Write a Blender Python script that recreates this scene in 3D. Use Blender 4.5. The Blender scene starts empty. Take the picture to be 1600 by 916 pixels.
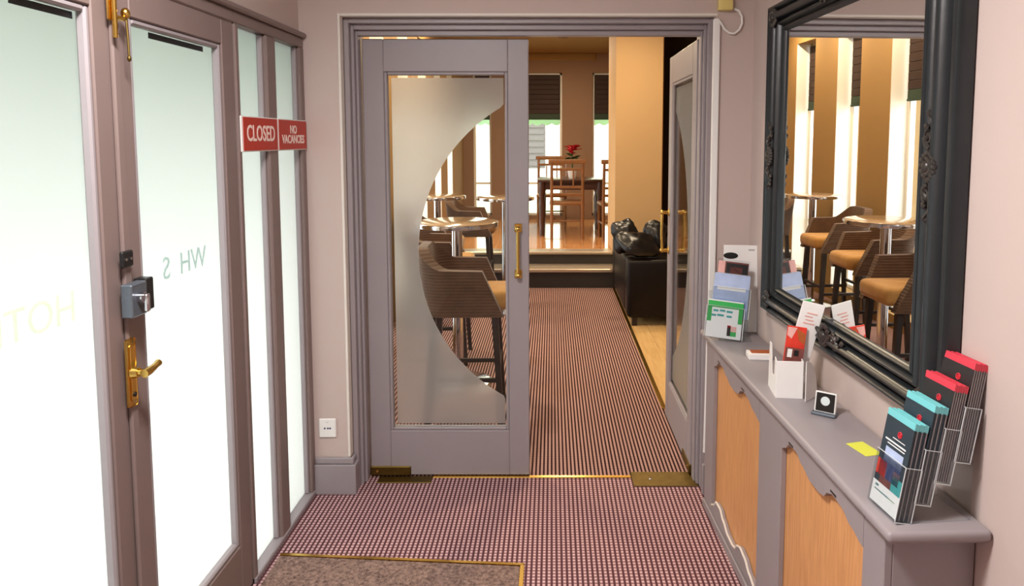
import bpy, bmesh, math, random
from mathutils import Vector, Matrix
random.seed(7)
scene = bpy.context.scene
COL = scene.collection
R = math.radians

# ------------------------------------------------------------------ camera
FPX, PX, PY, EYE = 1120.0, 862.0, 317.0, 1.56
cam_d = bpy.data.cameras.new('camera')
cam_d.sensor_fit = 'HORIZONTAL'; cam_d.sensor_width = 36.0
cam_d.lens = FPX * 36.0 / 1600.0
cam_d.shift_x = (800.0 - PX) / 1600.0
cam_d.shift_y = (PY - 458.0) / 1600.0
cam_d.clip_start = 0.05
cam = bpy.data.objects.new('camera', cam_d); COL.objects.link(cam)
cam.location = (0, 0, EYE); cam.rotation_euler = (R(90 - 5.0), 0, 0)
scene.camera = cam

# ------------------------------------------------------------------ world, exposure
world = bpy.data.worlds.new('sky'); scene.world = world; world.use_nodes = True
wn = world.node_tree.nodes; wl = world.node_tree.links; wn.clear()
wo = wn.new('ShaderNodeOutputWorld'); wb = wn.new('ShaderNodeBackground')
wb.inputs['Color'].default_value = (0.95, 0.975, 1.0, 1); wb.inputs['Strength'].default_value = 5.0
wl.new(wb.outputs[0], wo.inputs[0])
vs = scene.view_settings
vs.view_transform = 'Standard'; vs.look = 'None'; vs.gamma = 1.0; vs.exposure = 0.55
vs.use_curve_mapping = False
scene.cycles.transparent_max_bounces = 40

def area_light(name, loc, size, energy, color, rot=(0, 0, 0), shape='DISK', parent=None):
    d = bpy.data.lights.new(name, 'AREA'); d.shape = shape; d.size = size
    d.energy = energy; d.color = color
    o = bpy.data.objects.new(name, d); COL.objects.link(o); o.location = loc; o.rotation_euler = rot
    if parent: o.parent = parent
    return o

# ------------------------------------------------------------------ materials
def srgb(r, g, b):
    def f(c):
        c /= 255.0
        return c / 12.92 if c <= 0.04045 else ((c + 0.055) / 1.055) ** 2.4
    return (f(r), f(g), f(b), 1)
M = {}
def new_mat(name):
    m = bpy.data.materials.new(name); m.use_nodes = True
    nt = m.node_tree; nt.nodes.clear()
    out = nt.nodes.new('ShaderNodeOutputMaterial'); M[name] = m
    return m, nt, out
def node(nt, t, **kw):
    n = nt.nodes.new(t)
    for k, v in kw.items(): setattr(n, k, v)
    return n
def mth(nt, op, a, b=None, c=None, clamp=False):
    n = nt.nodes.new('ShaderNodeMath'); n.operation = op; n.use_clamp = clamp
    for i, v in enumerate((a, b, c)):
        if v is None: continue
        if isinstance(v, (int, float)): n.inputs[i].default_value = v
        else: nt.links.new(v, n.inputs[i])
    return n.outputs[0]
def mixc(nt, f, a, b):
    n = nt.nodes.new('ShaderNodeMix'); n.data_type = 'RGBA'
    if isinstance(f, (int, float)): n.inputs['Factor'].default_value = f
    else: nt.links.new(f, n.inputs['Factor'])
    for key, v in (('A', a), ('B', b)):
        s = [i for i in n.inputs if i.name == key and i.type == 'RGBA'][0]
        if isinstance(v, tuple): s.default_value = v
        else: nt.links.new(v, s)
    return [o for o in n.outputs if o.type == 'RGBA'][0]
def principled(nt, out, color, rough=0.5, metal=0.0, coat=0.0, spec=0.5):
    b = nt.nodes.new('ShaderNodeBsdfPrincipled')
    if isinstance(color, tuple): b.inputs['Base Color'].default_value = color
    else: nt.links.new(color, b.inputs['Base Color'])
    b.inputs['Roughness'].default_value = rough; b.inputs['Metallic'].default_value = metal
    b.inputs['Coat Weight'].default_value = coat; b.inputs['Specular IOR Level'].default_value = spec
    nt.links.new(b.outputs[0], out.inputs[0])
    return b
def objco(nt):
    return nt.nodes.new('ShaderNodeTexCoord').outputs['Object']
def noise(nt, scale, detail=3, vec=None, rough=.5):
    n = nt.nodes.new('ShaderNodeTexNoise'); n.inputs['Scale'].default_value = scale
    n.inputs['Detail'].default_value = detail; n.inputs['Roughness'].default_value = rough
    nt.links.new(vec if vec is not None else objco(nt), n.inputs['Vector'])
    return n.outputs['Fac']
def bump(nt, b, h, strength=.2, dist=.002):
    n = nt.nodes.new('ShaderNodeBump'); n.inputs['Strength'].default_value = strength
    n.inputs['Distance'].default_value = dist
    nt.links.new(h, n.inputs['Height']); nt.links.new(n.outputs[0], b.inputs['Normal'])
def simple(name, rgb, rough=.5, metal=0., var=.08, scale=9., bmp=0., bscale=60., coat=0., spec=.5):
    m, nt, out = new_mat(name)
    c = srgb(*rgb)
    dark = tuple(x * (1 - var) for x in c[:3]) + (1,); lite = tuple(min(1, x * (1 + var)) for x in c[:3]) + (1,)
    col = mixc(nt, noise(nt, scale, 4), dark, lite)
    b = principled(nt, out, col, rough, metal, coat, spec)
    if bmp: bump(nt, b, noise(nt, bscale, 3), bmp)
    return m

simple('grey_paint', (151, 143, 146), .42, var=.05, scale=5, bmp=.06, bscale=45)
simple('door_paint', (126, 109, 105), .42, var=.06, scale=6, bmp=.08, bscale=45)
simple('wall_paint', (196, 179, 173), .75, var=.03, scale=2, bmp=.08, bscale=90)
simple('white_paint', (226, 220, 212), .5, var=.03)
simple('ceiling_paint', (205, 195, 182), .8, var=.02)
simple('bar_wall', (150, 114, 62), .75, var=.05, scale=3, bmp=.05)
simple('bar_tan', (204, 168, 120), .75, var=.04, scale=3, bmp=.05)
simple('bar_brown', (142, 112, 88), .8, var=.05, scale=3)
simple('reveal_white', (235, 230, 220), .6, var=.02)
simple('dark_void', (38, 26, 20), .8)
simple('brass', (222, 182, 96), .24, 1.0, var=.12, scale=30)
simple('old_brass', (112, 92, 50), .5, 1.0, var=.35, scale=28)
simple('chrome', (215, 215, 220), .12, 1.0, var=.02)
simple('lock_metal', (104, 112, 122), .4, .6, var=.08)
simple('black_plastic', (22, 22, 24), .4)
simple('white_plastic', (236, 235, 232), .4, var=.02)
simple('cream_plastic', (226, 206, 128), .4, var=.04)
simple('sign_red', (186, 44, 24), .45, var=.04)
simple('sign_letters', (246, 226, 218), .5, var=.02)
simple('mirror_frame', (40, 44, 47), .30, .15, var=.25, scale=14, bmp=.15, bscale=40)
simple('ornament_metal', (62, 57, 54), .35, .3, var=.35, scale=30, bmp=.25, bscale=60)
simple('white_card', (240, 238, 236), .55, var=.02)
simple('stool_wood', (32, 22, 18), .4, var=.15)
simple('dark_wood', (66, 36, 26), .32, var=.3, scale=20, coat=.3)
simple('chair_wood', (128, 84, 46), .35, var=.3, scale=22, coat=.2)
simple('leather_sofa', (20, 13, 11), .42, var=.2, scale=14, bmp=.15, bscale=40, spec=.18)
simple('leather_black', (20, 19, 20), .3, var=.2, scale=10, bmp=.5, bscale=16)
simple('step_dark', (44, 38, 36), .55, var=.15)
simple('nosing_metal', (196, 180, 160), .35, .7, var=.05)
simple('blind_dark', (48, 27, 18), .7, var=.2)
simple('blind_green', (44, 62, 46), .7, var=.1)
simple('awning_green', (70, 132, 92), .8, var=.05)
simple('paving', (176, 180, 184), .9, var=.1, scale=2)
simple('lawn', (168, 188, 140), .9, var=.25, scale=3)
simple('house_render', (236, 226, 206), .9, var=.03)
simple('shutter_grey', (96, 88, 84), .8)
simple('petal_red', (176, 26, 44), .6, var=.2, scale=30)
simple('leaf_green', (52, 84, 40), .6, var=.2, scale=30)
simple('note_yellow', (222, 226, 80), .7, var=.03)
simple('card_orange', (178, 92, 42), .5, var=.2, scale=40)
simple('leaf_slate', (44, 58, 68), .38, var=.06)
simple('leaf_charcoal', (42, 40, 42), .38, var=.06)
simple('leaf_teal', (116, 200, 206), .4, var=.03)
simple('leaf_red', (214, 62, 80), .4, var=.05)
simple('leaf_pages', (172, 170, 172), .6, var=.15, scale=60)
simple('print_red', (206, 40, 56), .4)
simple('print_blue', (150, 172, 210), .4, var=.25, scale=40)
simple('print_skyblue', (176, 192, 226), .4, var=.3, scale=18)
simple('print_navy', (54, 66, 104), .4, var=.2)
simple('print_green', (50, 172, 84), .4, var=.05)
simple('print_teal', (60, 160, 160), .4)
simple('print_scarlet', (226, 64, 48), .4, var=.35, scale=30)
simple('print_brown', (120, 66, 60), .4, var=.5, scale=40)
simple('print_pink', (232, 178, 170), .4, var=.2, scale=30)
simple('screen_black', (14, 16, 16), .25)
simple('screen_white', (210, 220, 222), .4)
simple('edge_glint', (214, 220, 222), .15, var=.02)  # pale grey standing for the glint on acrylic edges
simple('film_gap_dark', (28, 38, 40), .3)

def carpet(name, dark, pink, mid, p=.0185):
    m, nt, out = new_mat(name)
    sx = nt.nodes.new('ShaderNodeSeparateXYZ'); nt.links.new(objco(nt), sx.inputs[0])
    def band(s, w, soft):
        f = mth(nt, 'FRACT', mth(nt, 'DIVIDE', s, p))
        d = mth(nt, 'ABSOLUTE', mth(nt, 'SUBTRACT', f, .5))
        return mth(nt, 'DIVIDE', mth(nt, 'SUBTRACT', w / 2, d), soft, clamp=True)
    bx_ = band(sx.outputs['X'], .66, .12); by_ = band(sx.outputs['Y'], .66, .12)
    n1 = noise(nt, 260, 2)
    c1 = mixc(nt, bx_, dark, mixc(nt, by_, mid, pink))
    c2 = mixc(nt, mth(nt, 'MULTIPLY', n1, .35), c1, dark)
    b = principled(nt, out, c2, .95, spec=.1)
    bump(nt, b, mth(nt, 'MULTIPLY', bx_, by_), .5, .003)
carpet('carpet_entry', srgb(90, 56, 61), srgb(230, 194, 194), srgb(150, 110, 114))
carpet('carpet_bar', srgb(48, 24, 24), srgb(206, 166, 154), srgb(172, 132, 122))

m, nt, out = new_mat('coir')
col = mixc(nt, mth(nt, 'SUBTRACT', mth(nt, 'MULTIPLY', noise(nt, 75, 4, rough=.7), 2.4), .7, clamp=True), srgb(70, 54, 50), srgb(170, 142, 130))
b = principled(nt, out, col, .95, spec=.1); bump(nt, b, noise(nt, 240, 3), .7, .004)

def wood(name, a, c, scale=(3, 3, 40), rough=.4, coat=0., axis='Z', k=3.0):
    m, nt, out = new_mat(name)
    mp = nt.nodes.new('ShaderNodeMapping'); nt.links.new(objco(nt), mp.inputs[0])
    mp.inputs['Scale'].default_value = scale
    n1 = noise(nt, k, 5, mp.outputs[0], .6)
    f = mth(nt, 'SUBTRACT', mth(nt, 'MULTIPLY', n1, 2.0), .5, clamp=True)
    principled(nt, out, mixc(nt, f, a, c), rough, coat=coat)
wood('panel_wood', srgb(196, 136, 84), srgb(226, 168, 112), (40, 40, 2.5), .45)
wood('oak_floor', srgb(206, 160, 98), srgb(236, 200, 140), (14, 1.2, 14), .3, .2)
wood('parquet', srgb(206, 132, 72), srgb(238, 176, 108), (10, 1.2, 10), .14, .6)
wood('table_top', srgb(146, 118, 92), srgb(182, 156, 128), (2, 20, 20), .15, .7)

def fabric(name, dark, lite, ribs):
    m, nt, out = new_mat(name)
    co = objco(nt); sx = nt.nodes.new('ShaderNodeSeparateXYZ'); nt.links.new(co, sx.inputs[0])
    n1 = noise(nt, 14, 4, co)
    if ribs:
        s = mth(nt, 'SINE', mth(nt, 'MULTIPLY', sx.outputs['Z'], 2 * math.pi / .017))
        f = mth(nt, 'ADD', mth(nt, 'MULTIPLY', s, .13), mth(nt, 'ADD', mth(nt, 'MULTIPLY', n1, .6), .2), clamp=True)
    else: f = n1
    b = principled(nt, out, mixc(nt, f, dark, lite), .7, spec=.2)
    b.inputs['Sheen Weight'].default_value = .25; b.inputs['Sheen Roughness'].default_value = .4
    if ribs: bump(nt, b, s, .25, .003)
    else: bump(nt, b, noise(nt, 300, 2, co), .15, .001)
fabric('ribbed_brown', srgb(58, 42, 32), srgb(112, 82, 60), True)
fabric('seat_tan', srgb(166, 118, 62), srgb(194, 146, 84), False)

# glass kinds -------------------------------------------------------
def thin_glass(name, tint=(.96, .98, .97, 1), refl=1.0):
    m, nt, out = new_mat(name)
    t = nt.nodes.new('ShaderNodeBsdfTransparent'); t.inputs[0].default_value = tint
    g = nt.nodes.new('ShaderNodeBsdfGlossy'); g.inputs['Roughness'].default_value = .01
    fr = nt.nodes.new('ShaderNodeFresnel'); geo = nt.nodes.new('ShaderNodeNewGeometry')
    nt.links.new(mth(nt, 'SUBTRACT', 1.45, mth(nt, 'MULTIPLY', geo.outputs['Backfacing'], 1.45 - 1 / 1.45)), fr.inputs['IOR'])
    mx = nt.nodes.new('ShaderNodeMixShader')
    nt.links.new(mth(nt, 'MULTIPLY', fr.outputs[0], refl), mx.inputs[0])
    nt.links.new(t.outputs[0], mx.inputs[1]); nt.links.new(g.outputs[0], mx.inputs[2])
    nt.links.new(mx.outputs[0], out.inputs[0])
thin_glass('clear_glass', refl=.7)
thin_glass('acrylic', (.93, .95, .96, 1), 1.0)

m, nt, out = new_mat('frosted_glass')            # etched daylight glazing
t = nt.nodes.new('ShaderNodeBsdfTranslucent'); t.inputs[0].default_value = (.572, .576, .548, 1)
g = nt.nodes.new('ShaderNodeBsdfGlossy'); g.inputs['Roughness'].default_value = .25
mx = nt.nodes.new('ShaderNodeMixShader'); mx.inputs[0].default_value = .04
nt.links.new(t.outputs[0], mx.inputs[1]); nt.links.new(g.outputs[0], mx.inputs[2]); nt.links.new(mx.outputs[0], out.inputs[0])

for nm_, cc in (('letter_dark', (.50, .55, .54, 1)), ('letter_pale', (.67, .69, .61, 1))):
    m, nt, out = new_mat(nm_)
    t = nt.nodes.new('ShaderNodeBsdfTranslucent'); t.inputs[0].default_value = tuple(min(1, c_ * 1.4) for c_ in cc[:3]) + (1,)
    nt.links.new(t.outputs[0], out.inputs[0])
m, nt, out = new_mat('frosted_film')             # etched film on the inner doors
d = nt.nodes.new('ShaderNodeBsdfDiffuse'); d.inputs[0].default_value = (.62, .62, .62, 1)
t = nt.nodes.new('ShaderNodeBsdfTranslucent'); t.inputs[0].default_value = (.85, .85, .84, 1)
rg = nt.nodes.new('ShaderNodeBsdfRefraction'); rg.inputs['Roughness'].default_value = .32; rg.inputs['IOR'].default_value = 1.3
rg.inputs[0].default_value = (.95, .95, .95, 1)
m1 = nt.nodes.new('ShaderNodeMixShader'); m1.inputs[0].default_value = .92
nt.links.new(t.outputs[0], m1.inputs[1]); nt.links.new(rg.outputs[0], m1.inputs[2])
m2 = nt.nodes.new('ShaderNodeMixShader'); m2.inputs[0].default_value = .82
nt.links.new(d.outputs[0], m2.inputs[1]); nt.links.new(m1.outputs[0], m2.inputs[2])
nt.links.new(m2.outputs[0], out.inputs[0])

m, nt, out = new_mat('mirror_glass')
g = nt.nodes.new('ShaderNodeBsdfGlossy'); g.inputs['Roughness'].default_value = 0.0
g.inputs[0].default_value = (.9, .91, .9, 1); nt.links.new(g.outputs[0], out.inputs[0])

m, nt, out = new_mat('awning_cloth')
d = nt.nodes.new('ShaderNodeBsdfDiffuse'); d.inputs[0].default_value = srgb(110, 140, 70)
t = nt.nodes.new('ShaderNodeBsdfTranslucent'); t.inputs[0].default_value = srgb(130, 170, 84)
mx = nt.nodes.new('ShaderNodeMixShader'); mx.inputs[0].default_value = .6
nt.links.new(d.outputs[0], mx.inputs[1]); nt.links.new(t.outputs[0], mx.inputs[2]); nt.links.new(mx.outputs[0], out.inputs[0])

m, nt, out = new_mat('awning_pale')
d = nt.nodes.new('ShaderNodeBsdfDiffuse'); d.inputs[0].default_value = srgb(196, 214, 190)
t = nt.nodes.new('ShaderNodeBsdfTranslucent'); t.inputs[0].default_value = srgb(190, 214, 184)
mx = nt.nodes.new('ShaderNodeMixShader'); mx.inputs[0].default_value = .5
nt.links.new(d.outputs[0], mx.inputs[1]); nt.links.new(t.outputs[0], mx.inputs[2]); nt.links.new(mx.outputs[0], out.inputs[0])

def lamp_mat(name, c, s):
    m, nt, out = new_mat(name)
    e = nt.nodes.new('ShaderNodeEmission'); e.inputs[0].default_value = c; e.inputs[1].default_value = s
    nt.links.new(e.outputs[0], out.inputs[0])
lamp_mat('lamp_warm', (1, .74, .42, 1), 6.0)
lamp_mat('lamp_white', (1, .95, .9, 1), 3.0)

# ------------------------------------------------------------------ geometry helpers
class G:
    def __init__(s): s.bm = bmesh.new()
    def box(s, x0, x1, y0, y1, z0, z1, bev=0., seg=1):
        t = bmesh.new()
        bmesh.ops.create_cube(t, size=1)
        for v in t.verts:
            v.co = Vector(((x0 + x1) / 2 + v.co.x * (x1 - x0), (y0 + y1) / 2 + v.co.y * (y1 - y0), (z0 + z1) / 2 + v.co.z * (z1 - z0)))
        if bev: bmesh.ops.bevel(t, geom=t.edges[:], offset=bev, segments=seg, affect='EDGES', profile=.5)
        s.add(t); return s
    def add(s, t, mat=None):
        if mat is not None: bmesh.ops.transform(t, matrix=mat, verts=t.verts)
        me = bpy.data.meshes.new('tmp'); t.to_mesh(me); t.free(); s.bm.from_mesh(me); bpy.data.meshes.remove(me)
    def raw(s, verts, faces):
        vs_ = [s.bm.verts.new(v) for v in verts]
        for f in faces:
            try: s.bm.faces.new([vs_[i] for i in f])
            except ValueError: pass
        return s
    def cyl(s, p0, p1, r, n=12, r1=None):
        return s.tube([p0, p1], [r, r if r1 is None else r1], n)
    def tube(s, path, r, n=8, closed=False):
        P = [Vector(p) for p in path]; k = len(P)
        rr = r if isinstance(r, (list, tuple)) else [r] * k
        verts, faces = [], []
        ref = None
        for i, p in enumerate(P):
            if closed: d = (P[(i + 1) % k] - P[i - 1])
            else: d = P[min(i + 1, k - 1)] - P[max(i - 1, 0)]
            d.normalize()
            if ref is None: ref = Vector((0, 0, 1)) if abs(d.z) < .9 else Vector((1, 0, 0))
            a = d.cross(ref)
            if a.length < 1e-4: a = d.orthogonal()
            a.normalize(); b_ = d.cross(a)
            ref = b_ if abs(d.dot(b_)) < .9 else ref
            ref = -(a.cross(d)) if False else ref
            for j in range(n):
                t = 2 * math.pi * j / n
                verts.append(p + (a * math.cos(t) + b_ * math.sin(t)) * rr[i])
            ref = a.cross(d) * 1.0
        m_ = k if closed else k - 1
        for i in range(m_):
            for j in range(n):
                i2 = (i + 1) % k
                faces.append((i * n + j, i * n + (j + 1) % n, i2 * n + (j + 1) % n, i2 * n + j))
        if not closed:
            faces.append(tuple(range(n - 1, -1, -1))); faces.append(tuple(range((k - 1) * n, k * n)))
        return s.raw(verts, faces)
    def prism(s, poly, axis, a0, a1):
        n = len(poly)
        def P(u, v, w):
            return {'X': (w, u, v), 'Y': (u, w, v), 'Z': (u, v, w)}[axis]
        verts = [P(u, v, a0) for u, v in poly] + [P(u, v, a1) for u, v in poly]
        faces = [tuple(range(n)), tuple(range(2 * n - 1, n - 1, -1))]
        faces += [(i, i + n, (i + 1) % n + n, (i + 1) % n) for i in range(n)]
        return s.raw(verts, faces)
    def strip(s, lo, hi, axis, a0, a1):
        """solid between two curves lo, hi (lists of (u,v), same length)"""
        n = len(lo)
        def P(u, v, w):
            return {'X': (w, u, v), 'Y': (u, w, v), 'Z': (u, v, w)}[axis]
        verts = [P(*p, a0) for p in lo] + [P(*p, a0) for p in hi] + [P(*p, a1) for p in lo] + [P(*p, a1) for p in hi]
        f = []
        for i in range(n - 1):
            f += [(i, i + 1, n + i + 1, n + i), (2 * n + i, 3 * n + i, 3 * n + i + 1, 2 * n + i + 1),
                  (i, 2 * n + i, 2 * n + i + 1, i + 1), (n + i, n + i + 1, 3 * n + i + 1, 3 * n + i)]
        f += [(0, n, 3 * n, 2 * n), (n - 1, 3 * n - 1, 4 * n - 1, 2 * n - 1)]
        return s.raw(verts, f)
    def lathe(s, prof, n=24, c=(0, 0, 0)):
        verts, faces = [], []
        k = len(prof)
        for r, z in prof:
            for j in range(n):
                t = 2 * math.pi * j / n
                verts.append((c[0] + r * math.cos(t), c[1] + r * math.sin(t), c[2] + z))
        for i in range(k - 1):
            for j in range(n):
                faces.append((i * n + j, i * n + (j + 1) % n, (i + 1) * n + (j + 1) % n, (i + 1) * n + j))
        faces.append(tuple(range(n - 1, -1, -1))); faces.append(tuple(range((k - 1) * n, k * n)))
        return s.raw(verts, faces)
    def ball(s, c, rx, ry, rz, sub=2, mat=None, fn=None):
        t = bmesh.new(); bmesh.ops.create_icosphere(t, subdivisions=sub, radius=1)
        for v in t.verts:
            q = Vector((v.co.x * rx, v.co.y * ry, v.co.z * rz))
            if fn: q = fn(q)
            v.co = q
        if mat is not None: bmesh.ops.transform(t, matrix=mat, verts=t.verts)
        bmesh.ops.translate(t, vec=Vector(c), verts=t.verts)
        s.add(t); return s
    def xf(s, mat): bmesh.ops.transform(s.bm, matrix=mat, verts=s.bm.verts); return s
    def ob(s, name, mat, parent=None, smooth=False, loc=None, rot=None):
        bmesh.ops.recalc_face_normals(s.bm, faces=s.bm.faces)
        me = bpy.data.meshes.new(name); s.bm.to_mesh(me); s.bm.free()
        me.materials.append(M[mat])
        if smooth:
            for p in me.polygons: p.use_smooth = True
            try: me.set_sharp_from_angle(angle=R(40))
            except Exception: pass
        o = bpy.data.objects.new(name, me); COL.objects.link(o)
        if loc: o.location = loc
        if rot: o.rotation_euler = rot
        if parent is not None: o.parent = parent
        return o
def thing(name, label=None, cat=None, loc=(0, 0, 0), rot=(0, 0, 0), group=None):
    o = bpy.data.objects.new(name, None); COL.objects.link(o); o.empty_display_size = .05
    o.location = loc; o.rotation_euler = rot
    if label: o['label'] = label
    if cat: o['category'] = cat
    if group: o['group'] = group
    return o
def tag(o, label, cat, group=None):
    o['label'] = label; o['category'] = cat
    if group: o['group'] = group
    return o
def struct(o, label=None, cat=None):
    o['kind'] = 'structure'
    if label: o['label'] = label
    if cat: o['category'] = cat
    return o
def copy_tree(o, parent=None):
    c = o.copy(); COL.objects.link(c); c.parent = parent
    for ch in list(o.children): copy_tree(ch, c)
    return c
def text_ob(body, size, name, mat, parent, matrix, depth=.0008, bold=0., align='CENTER', xs=1.0):
    cu = bpy.data.curves.new('txt', 'FONT'); cu.body = body; cu.size = size; cu.extrude = depth
    cu.align_x = align; cu.align_y = 'CENTER'; cu.offset = bold; cu.resolution_u = 3
    t = bpy.data.objects.new('txt', cu); COL.objects.link(t)
    bpy.context.view_layer.update()
    me = bpy.data.meshes.new_from_object(t.evaluated_get(bpy.context.evaluated_depsgraph_get()))
    bpy.data.objects.remove(t); bpy.data.curves.remove(cu)
    me.name = name; me.transform(matrix @ Matrix.Scale(xs, 4, (1, 0, 0)))
    me.materials.clear(); me.materials.append(M[mat])
    o = bpy.data.objects.new(name, me); COL.objects.link(o); o.parent = parent
    return o
def frame_mat(origin, xdir, ydir):
    x = Vector(xdir).normalized(); y = Vector(ydir).normalized(); z = x.cross(y)
    m_ = Matrix((x, y, z)).transposed().to_4x4(); m_.translation = Vector(origin); return m_

# ================================================================== STRUCTURE
TH = .036                                   # the right wall stands 2 degrees off square
LX, FY = -1.05, 3.06                        # entrance wall plane, partition wall plane
CEIL, BCEIL = 2.55, 2.87
def S(name, g, mat, label, cat): return struct(g.ob(name, mat), label, cat)

S('floor', G().box(-1.14, 1.15, -1.4, 3.205, -.06, 0), 'carpet_entry', 'pink and maroon chequered carpet of the entrance lobby', 'floor')
S('floor_bar', G().box(-1.5, .655, 3.205, 7.487, -.06, 0), 'carpet_bar', 'brown ribbed striped carpet running through the bar to the steps', 'floor')
S('ceiling', G().box(-1.2, 1.2, -1.5, 3.07, CEIL, CEIL + .08), 'ceiling_paint', 'pale ceiling over the entrance lobby', 'ceiling')
S('ceiling_bar', G().box(-1.75, 2.6, 3.07, 11.1, BCEIL, BCEIL + .08), 'bar_wall', 'olive tan ceiling over the bar and dining room', 'ceiling')
# oak floor to the right of the bar carpet, laid in boards
oak = struct(G().box(.655, 2.45, 3.30, 7.9, -.06, -.012).ob('floor_wood', 'oak_floor'), 'light oak board floor beside the bar carpet', 'floor')
bw = .145
pb = None
for i in range(11):
    for j, (y0, y1) in enumerate(((3.32, 4.62), (4.62, 5.95), (5.95, 7.45))):
        off = .35 if i % 2 else 0.
        a0, a1 = max(3.32, y0 - off), min(7.47, y1 - off if j < 2 else y1)
        o = G().box(.66 + i * bw + .001, .66 + (i + 1) * bw - .001, a0 + .001, a1 - .001, -.012, 0, .001).ob('floor_board', 'oak_floor', oak)
# lobby walls
wl_ = G()
wl_.box(LX - .12, LX, -1.4, 1.06, 0, CEIL).box(LX - .12, LX - .012, 1.06, FY + .02, 2.005, CEIL)
S('wall_left', wl_, 'wall_paint', 'mauve wall above the frosted entrance doors', 'wall')
wf = G()
wf.box(-1.2, -.89, FY, 3.30, 0, CEIL)
wf.box(.69, 1.1, FY, 3.30, 0, CEIL)
wf.box(-.89, .69, FY, 3.30, 2.082, CEIL)
wf.box(-1.75, -1.2, FY + .1, 3.30, 0, BCEIL).box(1.1, 2.6, FY + .1, 3.30, 0, BCEIL).box(-1.2, 1.1, FY + .02, 3.30, CEIL, BCEIL)
S('wall_front', wf, 'wall_paint', 'mauve partition wall around the glazed double doors', 'wall')
wr = G().box(0, .12, -4.5, 0, 0, CEIL).ob('wall_right', 'wall_paint', loc=(.85, FY, 0), rot=(0, 0, TH))
struct(wr, 'mauve wall with the black framed mirror', 'wall')
S('wall_back', G().box(-1.2, 1.3, -1.5, -1.4, 0, CEIL), 'wall_paint', 'mauve wall behind the viewer', 'wall')
# plaster reveal edge beads (paler)
tr = G(); tr.box(-.899, -.888, FY - .004, 3.10, .166, 2.09, .002); tr.box(-.888, .697, FY - .004, 3.10, 2.0785, 2.09, .002)
S('trim_1', tr, 'white_paint', 'pale plaster bead around the double door opening', 'trim')
# door lining: stepped mouldings
dl = G()
for (a, b_, y0, zt) in ((-.888, -.866, 3.105, 2.078), (-.866, -.853, 3.135, 2.056), (-.853, -.842, 3.16, 2.034),
                        (.668, .69, 3.105, 2.078), (.656, .668, 3.135, 2.056), (.648, .656, 3.16, 2.034)):
    dl.box(a, b_, y0, 3.205 if abs(y0 - 3.16) < .001 else 3.29, 0, zt, .002)
for (a, b_, y0, x0, x1) in ((2.056, 2.078, 3.105, -.866, .668), (2.034, 2.056, 3.135, -.853, .656), (2.012, 2.034, 3.16, -.842, .648)):
    dl.box(x0, x1, y0, 3.205 if abs(y0 - 3.16) < .001 else 3.29, a, b_, .002)
S('trim_2', dl, 'grey_paint', 'grey stepped door lining of the glazed double doors', 'door frame')
# skirting on the left pier, with a moulded top
sk = G()
sk.box(-1.045, -.862, FY - .022, FY, 0, .135, .003).box(-1.045, -.872, FY - .014, FY, .135, .165, .005)
sk.box(-.888, -.864, FY + .001, 3.10, 0, .135, .003).box(-.888, -.874, FY + .001, 3.10, .135, .165, .005)
S('baseboard_left', sk, 'grey_paint', 'grey moulded skirting on the pier left of the double doors', 'skirting')
sk = G(); sk.box(.664, .72, FY - .022, FY, 0, .135, .003).box(.674, .72, FY - .014, FY, .135, .165, .005)
S('baseboard_right', sk, 'grey_paint', 'grey skirting on the pier behind the radiator cover', 'skirting')

# ---- bar: deep piers with tall windows on the left
BX = -1.35
WINS = [(3.45, 3.9), (4.42, 4.88), (5.39, 5.86), (6.36, 6.82), (7.31, 7.78), (8.30, 8.78), (9.30, 9.79)]
YFAR = 11.0
bars = G()
ys = [3.30] + [v for w in WINS for v in w] + [YFAR + .1]
for i in range(0, len(ys), 2): bars.box(BX - .33, BX, ys[i], ys[i + 1], -.06, BCEIL)
for (a, b_) in WINS:
    bars.box(BX - .33, BX, a, b_, 2.6, BCEIL); bars.box(BX - .33, BX, a, b_, -.06, .12)
S('wall_bar_left', bars, 'bar_wall', 'brown wall of the bar with piers between tall windows', 'wall')
rv = G()
for (a, b_) in WINS:
    rv.box(BX - .16, BX - .004, a, a + .006, .12, 2.6).box(BX - .16, BX - .004, b_ - .006, b_, .12, 2.6)
S('trim_3', rv, 'reveal_white', 'pale painted reveals of the tall bar windows', 'trim')
wi = 1
def window(n, place, w, z0, z1, blind, label, kids=True):
    """place: matrix mapping local (u along width, v depth outward, z) to world"""
    root = thing('window_%d' % n); struct(root, label, 'window'); root.matrix_world = place
    fr = .035
    fg = G().box(0, fr, 0, .05, z0, z1, .003).box(w - fr, w, 0, .05, z0, z1, .003).box(0, w, 0, .05, z0, z0 + fr, .003).box(0, w, 0, .05, z1 - fr, z1, .003)
    fg.ob('window_frame', 'reveal_white', root)
    G().box(fr, w - fr, .005, .045, z0 + (z1 - z0) * .22, z0 + (z1 - z0) * .22 + .03, .003).ob('glazing_bar', 'reveal_white', root)
    G().box(fr, w - fr, .022, .028, z0 + fr, z1 - fr).ob('pane', 'clear_glass', root)
    if blind:
        bl = thing('roller_blind'); bl.parent = root
        k = 9; h = (z1 - .03 - blind) / k
        for i in range(k):
            zt = z1 - .03 - i * h
            G().box(.03, w - .03, -.03, -.012, zt - h - .004, zt, .007).ob('blind_slat', 'blind_dark' if i < k - 1 else 'blind_green', bl)
        G().box(.03, w - .03, -.035, -.008, blind - .02, blind, .004).ob('blind_rail', 'blind_green', bl)
    return root
for (a, b_) in WINS:
    mt = Matrix(((0, -1, 0, BX - .16), (1, 0, 0, a), (0, 0, 1, 0), (0, 0, 0, 1)))
    window(wi, mt, b_ - a, .12, 2.6, 1.9, 'tall bar window in the left wall, number %s from the lobby' % ['one', 'two', 'three', 'four', 'five', 'six', 'seven'][wi - 1]); wi += 1
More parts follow.
